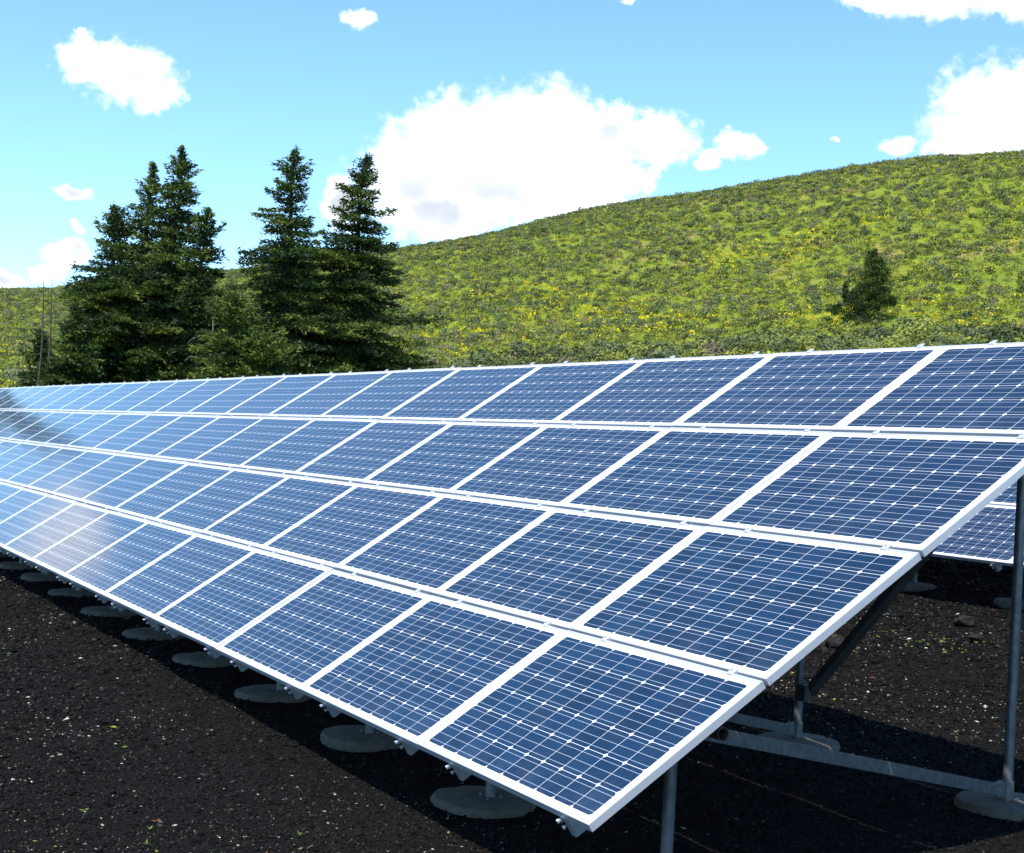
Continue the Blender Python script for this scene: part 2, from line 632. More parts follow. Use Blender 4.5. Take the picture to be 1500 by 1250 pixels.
def place_panels(o, x_right, ncols, rows, group, fmt):
    global first
    for k in range(ncols):
        for j in rows:
            p = proto if first else copy_tree(proto)
            first = False
            jx, jv, jn = rnd.uniform(-.0012, .0012), rnd.uniform(-.002, .002), rnd.uniform(-.0025, .0025)
            p.location = slope_pt(o, x_right - W * (k + 1) + .0015 + jx, H * j + jv, jn)
            p.rotation_euler = (TH + rnd.uniform(-.0022, .0022), rnd.uniform(-.0016, .0016), 0)
            tag(p, fmt % (ROWS[j], ORD[k]), 'solar panel', group)


A1 = (0, 0, ZB)
A2 = (0, 8.6, ZB + .575)
A2R = -4.20                     # right end of the rear array
place_panels(A1, 0, NC, range(4), 'solar panels of the front array', 'solar panel, %s row of the front array, %s')
place_panels(A2, A2R, 4, range(4), 'solar panels of the rear array', 'solar panel, %s row of the rear array, %s')


# ------------------------------------------------------------------ racking
RD = .062                        # rail depth


def rail_proto():
    root = empty("mounting_rail", (0, 0, 0))
    L = 4 * H - .01
    r = MB()
    t = .004
    # open box channel under the panels: two webs, a floor and two top flanges
    r.box(-.021, -.021 + t, 0, L, -RD, 0)
    r.box(.021 - t, .021, 0, L, -RD, 0)
    r.box(-.021 + t, .021 - t, .0003, L - .0003, -RD, -RD + t)
    r.box(-.021 + t, .021 - t, .012, L - .0006, -t - .002, -.002)
    link_mesh("channel", r.mesh("rail_channel"), M['rail'], root)
    e = MB()
    e.box(-.021, .021, -.003, -.0002, -RD - .028, .001)
    e.box(-.021, .021, -.0002, .06, -RD - .028, -RD - .0005)
    link_mesh("end_plate", e.mesh("rail_end_plate", bevel=.001), M['rail'], root)
    c = MB()
    c.box(-.045, -.023, -.016, .010, -.018, -.002)
    c.tube([(-.034, -.017, -.006), (-.034, -.028, -.006)], .011, 10)
    link_mesh("end_clamp", c.mesh("rail_end_clamp", bevel=.0015), M['bright'], root)
    b = MB()
    b.tube([(-.030, .004, -.042), (-.030, -.018, -.042)], .0055, 8)
    b.tube([(-.030, -.010, -.042), (-.030, -.019, -.042)], .0105, 6)
    link_mesh("bolt", b.mesh("rail_bolt"), M['bright'], root)
    return root


rproto = rail_proto()
rfirst = True


def place_rails(o, x_right, ncols, group, which):
    global rfirst
    for k in range(ncols):
        for i, fx in enumerate(RAIL_FR):
            r = rproto if rfirst else copy_tree(rproto)
            rfirst = False
            r.location = slope_pt(o, x_right - W * (k + fx), .004, -FT - .001)
            r.rotation_euler = (TH, 0, 0)
            if k == 0:
                w = 'end'
            else:
                w = '%s' % ORDN[k]
            side = 'right' if i == 0 else 'left'
            if k == 0:
                lab = 'grey mounting rail under the %s half of the right end column of the %s array' % (side, which)
            else:
                lab = 'grey mounting rail, %s half of the %s column from the right, %s array' % (side, ORDN[k], which)
            tag(r, lab, 'mounting rail', group)


place_rails(A1, 0, NC, 'mounting rails under the front array', 'front')
place_rails(A2, A2R, 4, 'mounting rails under the rear array', 'rear')

PIPE_N = -FT - RD - .035
FPY, FPV = 0.605, 0.78           # front posts, front pipe


def build_pipe(o, x0, x1, v, label, r=.031, mat='rust'):
    root = empty("purlin_pipe", slope_pt(o, x1, v, PIPE_N))
    p = MB()
    n = 20
    a, b = Vector((0, 0, 0)), Vector((x0 - x1, 0, 0))
    vs, fs = [], []
    for (pt, rr) in ((a, r), (b, r), (b, r - .005), (a, r - .005)):
        for k in range(n):
            vs.append(pt + Vector((0, math.cos(2 * PI * k / n) * rr, math.sin(2 * PI * k / n) * rr)))
    for s in range(4):
        for k in range(n):
            A, B = s * n + k, s * n + (k + 1) % n
            C, D = ((s + 1) % 4) * n + (k + 1) % n, ((s + 1) % 4) * n + k
            fs.append((A, B, C, D))
    p.add(vs, fs)
    link_mesh("pipe", p.mesh("purlin_pipe", smooth=True), M[mat], root)
    tag(root, label, 'pipe')
    return root


build_pipe(A1, -W * NC + .1, -.10, FPV, 'brown rusty round pipe along the low front of the rack, open end showing')
build_pipe(A1, -W * NC + .1, -.16, 3.96, 'round pipe carrying the top of the front rack on its tall posts')
build_pipe(A2, A2R - W * 4 + .1, A2R - .10, FPV, 'rusty round pipe along the low front of the rear rack')
build_pipe(A2, A2R - W * 4 + .1, A2R - .16, 3.96, 'round pipe carrying the top of the rear rack')


def footing_mesh(seed):
    rr = random.Random(seed)
    n = 44
    vs, fs = [], []
    lv = [(.255, -.06), (.282, -.02), (.285, .022), (.272, .045), (.24, .052), (.10, .056), (.0, .058)]
    off = [1 + .035 * math.sin(2 * PI * k / n * 3 + seed) + rr.uniform(-.022, .022) for k in range(n)]
    for (r, z) in lv[:-1]:
        for k in range(n):
            a = 2 * PI * k / n
            q = r * off[k]
            vs.append((q * math.cos(a), q * math.sin(a), z + rr.uniform(-.004, .004)))
    vs.append((0, 0, lv[-1][1]))
    for i in range(len(lv) - 2):
        for k in range(n):
            fs.append((i * n + k, i * n + (k + 1) % n, (i + 1) * n + (k + 1) % n, (i + 1) * n + k))
    t = (len(lv) - 2) * n
    for k in range(n):
        fs.append((t + k, t + (k + 1) % n, len(vs) - 1))
    m = MB()
    m.add(vs, fs)
    return m.mesh("footing", smooth=True)


FOOT = [footing_mesh(s) for s in range(5)]
for f in FOOT:
    f.materials.append(M['conc'])
FOOT_TOP = .052


def footing(x, y, i, label, group):
    z = terrain1(x, y) + rnd.uniform(-.012, .012)
    o = bpy.data.objects.new("concrete_footing", FOOT[i % 5])
    COL.objects.link(o)
    o.location = (x, y, z)
    o.rotation_euler = (0, 0, rnd.uniform(0, 6.28))
    tag(o, label, 'footing', group)
    return z + FOOT_TOP


def post(x, y, z0, z1, label, group, r=.0285):
    root = empty("steel_post", (x, y, z0))
    p = MB()
    p.tube([(0, 0, .002), (0, 0, z1 - z0)], r, 20)
    link_mesh("pole", p.mesh("post_pole", smooth=True), M['galv'], root)
    b = MB()
    b.box(-.055, .055, -.055, .055, 0, .008)
    for sx_ in (-.04, .04):
        for sy_ in (-.04, .04):
            b.tube([(sx_, sy_, .008), (sx_, sy_, .022)], .008, 6)
    link_mesh("base_plate", b.mesh("post_base_plate"), M['galv'], root)
    return tag(root, label, 'post', group)


def collar(root, z, label=None, ear=(0, -1)):
    c = MB()
    c.tube([(0, 0, z - .045), (0, 0, z + .045)], .036, 18)
    ex, ey = ear
    c.box(min(0, ex) * .085 - .012 + (0 if ex else 0), max(0, ex) * .085 + .012, min(0, ey) * .085 - .012, max(0, ey) * .085 + .012, z - .04, z + .04)
    c.tube([(.0, ear[1] * .07, z + .04), (.0, ear[1] * .07, z + .052)], .009, 6)
    return link_mesh("collar", c.mesh("post_collar", bevel=.002), M['galv'], root)


def strut(name, a, b, w, h, mat, label, group, cat='strut'):
    a, b = Vector(a), Vector(b)
    root = empty(name, a)
    m = MB()
    m.beam((0, 0, 0), b - a, w, h)
    link_mesh("bar", m.mesh(name, bevel=.003), M[mat], root)
    for q, nm in ((Vector((0, 0, 0)), 'bolt'), (b - a, 'bolt')):
        d = (b - a).normalized()
        s = d.cross(Vector((0, 0, 1))).normalized()
        m2 = MB()
        c = q + d * (.05 if q.length < .01 else -.05)
        m2.tube([c - s * (w / 2 + .012), c + s * (w / 2 + .012)], .010, 6)
        link_mesh("bolt", m2.mesh("strut_bolt"), M['bright'], root)
    return tag(root, label, cat, group)


def build_rack(o, x_right, nb, which):
    fx0, bx0 = -.31, -.99
    by = 3.43
    for k in range(nb):
        en = ORD[k]
        # front footing and short post
        x, y = x_right + fx0 - W * k, o[1] + FPY
        zt = footing(x - .04, y - .02, k, 'pale concrete footing, front line of the %s rack, %s' % (which, en),
                     'front footings of the %s rack' % which)
        ztop = slope_pt(o, 0, FPV, PIPE_N).z - .005
        p = post(x, y, zt - .006, ztop, 'short steel post, front line of the %s rack, %s' % (which, en), 'front posts of the %s rack' % which)
        collar(p, ztop - zt - .035, ear=(0, 1))
        # back footing and tall post
        bx, byy = x_right + bx0 - W * k - (.205 if k else 0), o[1] + by
        zt2 = footing(bx, byy, k + 2, 'pale concrete footing, back line of the %s rack, %s' % (which, en),
                      'back footings of the %s rack' % which)
        zb = slope_pt(o, 0, 3.96, PIPE_N).z - .02
        bp = post(bx, byy, zt2 - .006, zb, 'tall steel post, back line of the %s rack, %s' % (which, en), 'back posts of the %s rack' % which)
        collar(bp, .072, ear=(0, -1))
        strut("strut", (bx + .015, byy - .075, zt2 + .067), (x + .035, y + .03, ztop - .0), .042, .066, 'galv',
              'grey square strut between posts of the %s rack, %s' % (which, en), 'struts of the %s rack' % which)
        if k % 2 == 1:
            q = empty("cross_brace", (bx + .05, byy + .0, zt2 + .315))
            bd = W + (.205 if k == 1 else 0) - .15
            m = MB()
            m.beam((0, .045, 0), (bd, .045, bd * 1.03), .05, .088, up=(0, 1, 0))
            link_mesh("bar", m.mesh("cross_brace", bevel=.004), M['dark'], q)
            m = MB()
            m.box(-.045, .05, -.036, .018, -.05, .06)
            link_mesh("bracket", m.mesh("brace_bracket", bevel=.003), M['dark'], q)
            tag(q, 'dark diagonal brace between back posts, %s rack, %s' % (which, ('right end bay' if k == 1 else 'bay %s' % ORD[k])),
                'brace', 'diagonal braces of the %s rack' % which)


build_rack(A1, 0, 22, 'front')
build_rack(A2, A2R, 4, 'rear')


# ------------------------------------------------------------------ trees
def blades(cent, dirs, length, width, n_rng):
    """thin leaf triangles at cent along dirs"""
    n = len(cent)
    side = np.cross(dirs, n_rng.normal(size=(n, 3)))
    side /= np.linalg.norm(side, axis=1, keepdims=True) + 1e-9
    L = length[:, None]
    Wd = width[:, None]
    a = cent - dirs * L * .35 - side * Wd
    b = cent - dirs * L * .35 + side * Wd
    c = cent + dirs * L * .65
    v = np.stack([a, b, c], 1).reshape(-1, 3)
    f = np.arange(3 * n).reshape(-1, 3)
    return v, f


def unit(v):
    return v / (np.linalg.norm(v, axis=-1, keepdims=True) + 1e-9)


GREENS = np.array([(.032, .057, .013), (.050, .086, .016), (.071, .112, .018), (.021, .043, .015), (.108, .145, .023)])
LIGHT = np.array([(.085, .125, .020), (.115, .155, .024), (.065, .100, .018), (.140, .175, .030), (.045, .072, .015)])


def tint_for(n, r, pal, clump=None):
    i = r.integers(0, len(pal), n) if clump is None else clump
    return pal[i] * r.uniform(.75, 1.25, (n, 1))


def conifer(name, az, dist, top_el, profile, seed, label, group, lean=(0, 0), pal=GREENS, dens=1.0, dead_low=0.0, step=.24, base_drop=0, cat='tree'):
    """profile: list of (depth below the top in m, half width in m)"""
    r = np.random.default_rng(seed)
    a = math.radians(az)
    bx, by = CAM.x - dist * math.cos(a), CAM.y + dist * math.sin(a)
    gz = terrain1(bx, by) - .08
    ztop = CAM.z + dist * math.tan(math.radians(top_el))
    Hh = ztop - gz
    root = empty(name, (bx, by, gz))
    pd = np.array([p for p, _ in profile])
    pw = np.array([q for _, q in profile])

    def axis(h):
        t = h / Hh
        return np.array([lean[0] * t ** 1.6 + .06 * math.sin(h * 1.3 + seed), lean[1] * t ** 1.6 + .05 * math.sin(h * 1.7 + seed * 2), h])
    tk = MB()
    hs = np.linspace(0, Hh * .985, 22)
    tk.tube([axis(h) for h in hs], [max(.012, .022 * Hh * (1 - h / Hh) ** .9 + .01) for h in hs], 9)
    C, D, Lh, Wd, Ti = [], [], [], [], []
    h = Hh - .10
    aa = r.uniform(0, 6.28)
    while h > Hh * .06:
        depth = Hh - h
        hw = float(np.interp(depth, pd, pw))
        nb = max(2.6, 2.2 + 2.8 * min(1.7, hw))
        h -= step * r.uniform(.5, 1.5) * (.62 if depth < 1.5 else 1.0) / nb
        for k in range(1):
            aa += 2.4 + r.uniform(-.5, .5)
            lump = mnoise.noise(Vector((math.cos(aa) * 1.1 + seed * 5.3, math.sin(aa) * 1.1, h * .75)))
            L = hw * (.95 + .75 * lump + .16 * math.cos(aa - seed - h * .9)) * r.uniform(.6, 1.12) * (1.3 if r.random() < .10 else 1.0)
            L = max(L, .10)
            rise = (.62 if depth < 1.2 else .16 - .34 * min(1, depth / Hh)) + r.uniform(-.22, .22)
            hd = np.array([math.cos(aa), math.sin(aa), 0])
            o = axis(h)
            m = max(3, int(L / .085))
            ts = (np.arange(m) + .6) / m
            curve = rise * ts - .42 * ts ** 2 * min(1.0, L) + .34 * ts ** 3
            pts = o + hd * (ts * L)[:, None] + np.array([0, 0, 1.0]) * (curve * L)[:, None]
            if L > .25:
                q = [o, pts[m // 3], pts[2 * m // 3], pts[-1]]
                tk.tube(q, [.006 + .011 * L, .005 + .007 * L, .004 + .004 * L, .003], 4, cap=False)
            if depth > Hh * .55 and r.random() < dead_low:
                continue
            ti = r.integers(0, len(pal))
            for t_, p_ in zip(ts, pts):
                if t_ < .12 and L > .6:
                    continue
                wdt = (.03 + min(.20, .26 * L) + .24 * L * (1 - t_) * t_ * 2)
                ns = max(4, int((8 + 22 * wdt) * dens))
                sidev = np.array([-hd[1], hd[0], 0])
                u = r.normal(size=ns) * wdt * .62
                c = p_ + sidev * u[:, None] + hd * (r.normal(size=ns) * .05)[:, None]
                c[:, 2] += r.normal(size=ns) * .045 - np.abs(u) * .25
                dv = hd * .8 + sidev * (np.sign(u) * .55)[:, None] + r.normal(size=(ns, 3)) * .45
                dv[:, 2] += .15
                C.append(c)
                D.append(unit(dv))
                Lh.append(r.uniform(.10, .20, ns))
                Wd.append(r.uniform(.020, .042, ns))
                Ti.append(np.full(ns, ti))
    # leader
    ns = 26
    c = np.array([axis(Hh - .3 * r.random()) for _ in range(ns)]) + r.normal(size=(ns, 3)) * .02
    C.append(c)
    D.append(unit(r.normal(size=(ns, 3)) * .5 + np.array([0, 0, .9])))
    Lh.append(r.uniform(.08, .16, ns))
    Wd.append(r.uniform(.012, .022, ns))
    Ti.append(np.zeros(ns, int))
    C, D, Lh, Wd, Ti = map(np.concatenate, (C, D, Lh, Wd, Ti))
    v, f = blades(C, D, Lh, Wd, r)
    me = raw_mesh(name + "_crown", v, f, 3)
    face_color(me, tint_for(len(f), r, pal, Ti))
    link_mesh("trunk", tk.mesh(name + "_trunk", smooth=True), M['bark'], root)
    link_mesh("crown", me, M['leaf'], root)
    return tag(root, label, cat, group)


def clump_tree(name, az, dist, base_el, clumps, trunks, seed, label, group, pal=GREENS, dens=900, cat='tree', leaf=(.09, .18), ground=True):
    """clumps: (side m, up m, depth m, half width, half height) around the base; side is to the right seen from the yard"""
    r = np.random.default_rng(seed)
    a = math.radians(az)
    bx, by = CAM.x - dist * math.cos(a), CAM.y + dist * math.sin(a)
    gz = terrain1(bx, by) - .05
    root = empty(name, (bx, by, gz))
    sr = np.array([math.sin(a), math.cos(a), 0])
    fw = np.array([-math.cos(a), math.sin(a), 0])
    C, D, Ti = [], [], []
    for (s, u, dp, rx, rz) in clumps:
        n = int(dens * rx * (rx + rz) * 1.6)
        nsub = max(6, int(n / 60))
        sub = unit(r.normal(size=(nsub, 3))) * (r.random((nsub, 1)) ** .45)
        ids = r.integers(0, nsub, n)
        q = sub[ids] + r.normal(size=(n, 3)) * .13
        c = s * sr + dp * fw + np.array([0, 0, u]) + (q[:, :1] * rx) * sr + (q[:, 1:2] * rx) * fw
        c[:, 2] += q[:, 2] * rz
        dv = unit(q * .7 + r.normal(size=(n, 3)) * .5 + np.array([0, 0, .55]))
        C.append(c)
        D.append(dv)
        Ti.append(r.integers(0, len(pal), nsub)[ids])
    C, D, Ti = map(np.concatenate, (C, D, Ti))
    keep = C[:, 2] > .02
    C, D, Ti = C[keep], D[keep], Ti[keep]
    v, f = blades(C, D, r.uniform(*leaf, len(C)), r.uniform(.018, .036, len(C)), r)
    me = raw_mesh(name + "_crown", v, f, 3)
    face_color(me, tint_for(len(f), r, pal, Ti))
    tk = MB()
    for pts, r0 in trunks:
        pp = [s * sr + dp * fw + np.array([0, 0, u]) for (s, u, dp) in pts]
        tk.tube(pp, [max(.012, r0 * (1 - .8 * i / (len(pp) - 1))) for i in range(len(pp))], 8)
    link_mesh("trunk", tk.mesh(name + "_trunk", smooth=True), M['bark'], root)
    link_mesh("crown", me, M['leaf'], root)
    return tag(root, label, cat, group)


TG = 'conifers standing beyond the solar arrays'
K = 1 / 42.2                      # metres per reference pixel at 52 m
PX = lambda *a: [(d * K, w * K) for d, w in a]
conifer("fir_tree", 13.35, 53, 8.06, PX((0, 2), (20, 15), (47, 32), (75, 40), (110, 60), (150, 76), (220, 94), (290, 100)), 1,
        'broad dark fir at the left of the grove, lower than the tall pair', TG)
conifer("fir_tree", 14.55, 55, 9.70, PX((0, 1), (30, 11), (60, 22), (95, 36), (140, 46), (200, 62), (330, 76)), 2,
        'slender pointed fir left of the tallest fir in the left grove', TG)
conifer("fir_tree", 15.25, 52, 10.36, PX((0, 1), (20, 10), (45, 24), (80, 35), (110, 43), (160, 55), (230, 68), (350, 78)), 3,
        'tallest fir of the left grove, its tip leaning right', TG, lean=(.25, .35))
conifer("fir_tree", 16.45, 51, 8.22, PX((0, 2), (20, 14), (45, 26), (80, 37), (120, 42), (180, 42), (260, 46)), 4,
        'shorter fir closing the right side of the left grove', TG, dead_low=.25, lean=(.1, .15))
conifer("fir_tree", 19.68, 51, 10.74, PX((0, 1), (18, 10), (30, 19), (62, 28), (85, 34), (105, 44), (125, 38), (140, 70), (165, 64), (200, 66), (260, 76), (340, 82)), 5,
        'tall narrow fir with a spire top against open blue sky', TG, dens=.95, lean=(0, .1))
conifer("fir_tree", 22.1, 53, 10.62, PX((0, 2), (20, 15), (40, 27), (75, 38), (105, 50), (120, 66), (150, 82), (185, 96), (240, 110), (300, 118), (340, 118)), 6,
        'big spreading fir at the right of the grove, cloud behind its top', TG, lean=(.2, .3))
LP = LIGHT
conifer("young_fir", 17.9, 48, 5.1, PX((0, 6), (25, 28), (60, 48), (100, 58), (160, 66)), 7,
        'light green young fir in the gap between the two tree groups', TG, pal=LP, step=.2)
conifer("young_fir", 19.15, 47.5, 3.75, PX((0, 6), (20, 26), (45, 44), (80, 58), (150, 66)), 8,
        'yellowish green young fir at the foot of the spire-topped fir', TG, pal=LP, step=.2)
conifer("young_fir", 12.1, 50, 4.35, PX((0, 3), (20, 14), (45, 28), (80, 42), (120, 54), (180, 60)), 9,
        'low dark young fir left of the grove, beside two dead stems', TG, pal=GREENS * .9, step=.22)
conifer("young_fir", 10.95, 51, 3.3, PX((0, 3), (20, 14), (45, 24), (90, 30), (140, 32)), 10,
        'smallest dark young fir around the two dead stems, far left', TG, pal=GREENS * .9, step=.22)


def snag(az, dist, top_el, seed, label):
    r = random.Random(seed)
    a = math.radians(az)
    bx, by = CAM.x - dist * math.cos(a), CAM.y + dist * math.sin(a)
    gz = terrain1(bx, by) - .05
    Hh = CAM.z + dist * math.tan(math.radians(top_el)) - gz
    root = empty("dead_tree", (bx, by, gz))
    m = MB()
    n = 14
    pts = [Vector((.05 * math.sin(i * .9 + seed) * .5, .03 * math.cos(i * .7), Hh * i / (n - 1))) for i in range(n)]
    m.tube(pts, [.06 * (1 - i / (n - 1)) ** .9 + .006 for i in range(n)], 8)
    link_mesh("trunk", m.mesh("snag_trunk", smooth=True), M['bark'], root)
    b = MB()
    for i in range(26):
        t = r.uniform(.15, .92)
        p = pts[min(n - 1, int(t * (n - 1)))]
        aa = r.uniform(0, 6.28)
        L = r.uniform(.12, .5) * (1 - t * .7)
        q = p + Vector((math.cos(aa) * L, math.sin(aa) * L, -.1 * L + .15 * L * r.random()))
        b.tube([p, (p + q) / 2 + Vector((0, 0, .03)), q], [.011, .008, .003], 5)
    link_mesh("branches", b.mesh("snag_branches"), M['bark'], root)
    return tag(root, label, 'dead tree', 'dead stems left of the grove')


snag(11.0, 49, 5.35, 1, 'thin dead bare trunk left of the grove, left one of two')
snag(11.28, 49.5, 5.25, 2, 'thin dead bare trunk left of the grove, right one of two')


def dead_branches():
    a = math.radians(17.05)
    bx, by = CAM.x - 50 * math.cos(a), CAM.y + 50 * math.sin(a)
    gz = terrain1(bx, by) - .05
    root = empty("dead_tree", (bx, by, gz))
    r = random.Random(5)
    m = MB()
    pts = [Vector((.04 * math.sin(i), .05 * math.cos(i * .8), 4.2 * i / 9)) for i in range(10)]
    m.tube(pts, [.06 * (1 - i / 9) + .012 for i in range(10)], 8)
    link_mesh("trunk", m.mesh("bleached_trunk", smooth=True), M['dead'], root)
    b = MB()
    for i in range(22):
        t = r.uniform(.2, .95)
        p = pts[int(t * 9)]
        aa = r.uniform(0, 6.28)
        L = r.uniform(.3, .75)
        q = p + Vector((math.cos(aa) * L, math.sin(aa) * L, r.uniform(-.5, .1) * L))
        q2 = q + Vector((math.cos(aa) * .15, math.sin(aa) * .15, -.22 * L))
        b.tube([p, q, q2], [.016, .010, .004], 5)
    link_mesh("branches", b.mesh("bleached_branches"), M['dead'], root)
    tag(root, 'bleached bare dead tree with drooping twigs at right of the left grove', 'dead tree')


dead_branches()

# a lone juniper on the slope
JD = np.linspace(84, 130, 200)
ja = math.radians(41.33)
jel = np.degrees(np.arctan2(terrain(CAM.x - JD * math.cos(ja), CAM.y + JD * math.sin(ja)) - CAM.z, JD))
JDIST = float(JD[np.argmin(np.abs(jel - 5.15))])
q = 1 / (8.93 * 20.9)
clump_tree("juniper_tree", 41.33, JDIST, 0,
           [((600 - 480) * q, (1080 - 240) * q, 0, 85 * q, 170 * q), ((640 - 480) * q, (1080 - 340) * q, 0, 140 * q, 150 * q), ((680 - 480) * q, (1080 - 420) * q, 0, 150 * q, 160 * q),
            ((620 - 480) * q, (1080 - 570) * q, 0, 225 * q, 195 * q),
            ((740 - 480) * q, (1080 - 770) * q, 0, 195 * q, 143 * q), ((340 - 480) * q, (1080 - 650) * q, 0, 73 * q, 126 * q),
            ((390 - 480) * q, (1080 - 760) * q, 0, 97 * q, 103 * q),
            ((220 - 480) * q, (1080 - 910) * q, 0, 128 * q, 74 * q), ((500 - 480) * q, (1080 - 830) * q, 0, 183 * q, 218 * q),
            ((600 - 480) * q, (1080 - 1030) * q, 0, 292 * q, 80 * q)],
           [([(0, 0, 0), (-.05, 1.2, 0), (.5, 2.6, 0), (.75, 4.3, 0)], .16), ([(0, .6, 0), (-.4, 1.5, 0), (-.75, 2.4, 0)], .09),
            ([(.1, .7, 0), (.9, 1.3, 0), (1.5, 1.8, 0)], .09), ([(0, .4, 0), (-.8, .8, 0), (-1.4, 1.0, 0)], .07)], 21,
           'lone dark ragged juniper tree standing on the green hillside', None, pal=GREENS * .9, dens=1100, leaf=(.10, .24))

# trees past the left end of the array, seen mirrored in the far panels
conifer("fir_tree", 7.3, 60, 7.15, PX((0, 4), (40, 22), (120, 40), (260, 50)), 31, 'fir tree past the far left end of the front array', None, step=.4)


# ------------------------------------------------------------------ sagebrush and flowers on the hillside (uncountable ground cover)
def shrub_protos(n_proto, ntri, r, leaf=1.0):
    P = []
    for _ in range(n_proto):
        lob = r.integers(1, 4)
        lc = np.stack([r.normal(size=lob) * .16, r.normal(size=lob) * .16, r.uniform(.12, .22, lob)], 1)
        lr = r.uniform(.28, .38, lob)
        i = r.integers(0, lob, ntri)
        d = unit(r.normal(size=(ntri, 3)))
        d[:, 2] = np.abs(d[:, 2]) * 1.1 - .25
        d = unit(d)
        rad = r.random(ntri)[:, None] ** .16
        c = lc[i] + d * lr[i][:, None] * rad * np.array([1.1, 1.1, 1.0])
        c[:, 2] = np.maximum(c[:, 2], .01)
        # leaves lie mostly along the surface of the lobes, so that each bush reads as rounded clumps
        q = unit(np.cross(d, r.normal(size=(ntri, 3))) + d * .35 * r.normal(size=(ntri, 1)))
        s = unit(np.cross(d, q) + .35 * r.normal(size=(ntri, 3)))
        L, w = r.uniform(.13, .24, (ntri, 1)) * leaf, r.uniform(.045, .085, (ntri, 1)) * leaf
        v = np.stack([c - q * L * .4 - s * w, c - q * L * .4 + s * w, c + q * L * .6], 1).reshape(-1, 3)
        P.append((v, ntri))
    return P


def scatter_cover(name, n, r_lo, r_hi, az_lo, az_hi, ntri, size, palette, weights, seed, mat, flat=1.0, mask=None, leaf=1.0):
    r = np.random.default_rng(seed)
    out_v, out_c = [], []
    rad = np.sqrt(r.random(n) * (r_hi ** 2 - r_lo ** 2) + r_lo ** 2)
    az = np.radians(r.uniform(az_lo, az_hi, n))
    x = CAM.x - rad * np.cos(az)
    y = CAM.y + rad * np.sin(az)
    ok = ((y > 17.5) | (x < -44))
    rid = np.interp(np.degrees(az), RID_A, RID_R)
    ok &= rad < rid + 12
    if mask is not None:
        ok &= mask(x, y, rad, r)
    x, y, rad = x[ok], y[ok], rad[ok]
    z = terrain(x, y) + vnoise(np.stack([x, y], 1), .05, 3) * .55 * smooth01((rad - 60) / 80) - .02
    protos = shrub_protos(10, ntri, r, leaf)
    pid = r.integers(0, len(protos), len(x))
    for k in range(len(protos)):
        m = np.where(pid == k)[0]
        if len(m) == 0:
            continue
        v0 = protos[k][0]
        s = r.uniform(size[0], size[1], len(m)) * (1 + .35 * (r.random(len(m)) < .12))
        th = r.uniform(0, 2 * PI, len(m))
        ca, sa = np.cos(th), np.sin(th)
        sh = r.uniform(.75, 1.15, len(m)) * flat
        vx = (v0[None, :, 0] * ca[:, None] - v0[None, :, 1] * sa[:, None]) * s[:, None] + x[m][:, None]
        vy = (v0[None, :, 0] * sa[:, None] + v0[None, :, 1] * ca[:, None]) * s[:, None] + y[m][:, None]
        vz = v0[None, :, 2] * (s * sh)[:, None] + z[m][:, None]
        out_v.append(np.stack([vx, vy, vz], -1).reshape(-1, 3))
        ci = r.choice(len(palette), len(m), p=weights)
        base = palette[ci] * 1.16 * r.uniform(.72, 1.28, (len(m), 1))
        col = np.repeat(base, ntri, 0) * r.uniform(.85, 1.15, (len(m) * ntri, 1))
        out_c.append(col)
    V = np.concatenate(out_v)
    f = np.arange(len(V)).reshape(-1, 3)
    me = raw_mesh(name, V, f, 3)
    face_color(me, np.concatenate(out_c))
    o = link_mesh(name, me, mat)
    tag(o, kind='stuff')
    return o


SAGE = np.array([(.150, .180, .055), (.140, .170, .085), (.095, .125, .048), (.200, .225, .045), (.270, .275, .040), (.175, .145, .095), (.055, .072, .032)])
SAGE = SAGE * .84
SW = np.array([.22, .20, .15, .16, .12, .06, .13])


def patchy(lo, scale, seed):
    def f(x, y, rad, r):
        nz = vnoise(np.stack([x + seed * 13.1, y], 1), scale, 3)
        return nz > lo + r.normal(size=len(x)) * .12
    return f


tag(scatter_cover("sagebrush", 52000, 84, 265, 5, 54, 46, (.42, 1.0), SAGE, SW / SW.sum(), 41, M['shrub']),
    label='grey green sagebrush covering the hillside behind the arrays', cat='shrubs', kind='stuff')
tag(scatter_cover("sagebrush", 4600, 26, 84, 5, 54, 260, (.7, 1.5), SAGE, SW / SW.sum(), 44, M['shrub'], leaf=.5),
    label='grey green sagebrush at the foot of the hillside, close behind the arrays', cat='shrubs', kind='stuff')
GRASS = np.array([(.230, .270, .022), (.290, .295, .028), (.180, .240, .022), (.330, .285, .045)])
tag(scatter_cover("hill_grass", 30000, 62, 190, 3, 56, 16, (.5, .95), GRASS * 1.02, np.array([.4, .25, .25, .1]), 42, M['shrub'], flat=.75, mask=lambda x, y, rad, r: patchy(-.12, .06, 1)(x, y, rad, r) & (r.random(len(x)) < np.clip((190 - rad) / 70, .25, 1))),
    label='bright yellow green grass between the sagebrush on the hillside', cat='grass', kind='stuff')


tag(scatter_cover("hill_grass", 5200, 26, 62, 4, 54, 60, (.5, .95), GRASS, np.array([.4, .25, .25, .1]), 45, M['shrub'], flat=.75, leaf=.45),
    label='yellow green grass at the foot of the hillside', cat='grass', kind='stuff')


def flower_mask(x, y, rad, r):
    return patchy(.16, .07, 3)(x, y, rad, r) & (rad < 138)


FLOW = np.array([(.62, .50, .014), (.50, .38, .015), (.30, .32, .02)])
tag(scatter_cover("yellow_flowers", 13000, 30, 150, 5, 54, 14, (.45, .95), FLOW, np.array([.55, .25, .20]), 43, M['shrub'], flat=.8, mask=flower_mask),
    label='clumps of yellow wild flowers scattered low on the hillside', cat='flowers', kind='stuff')


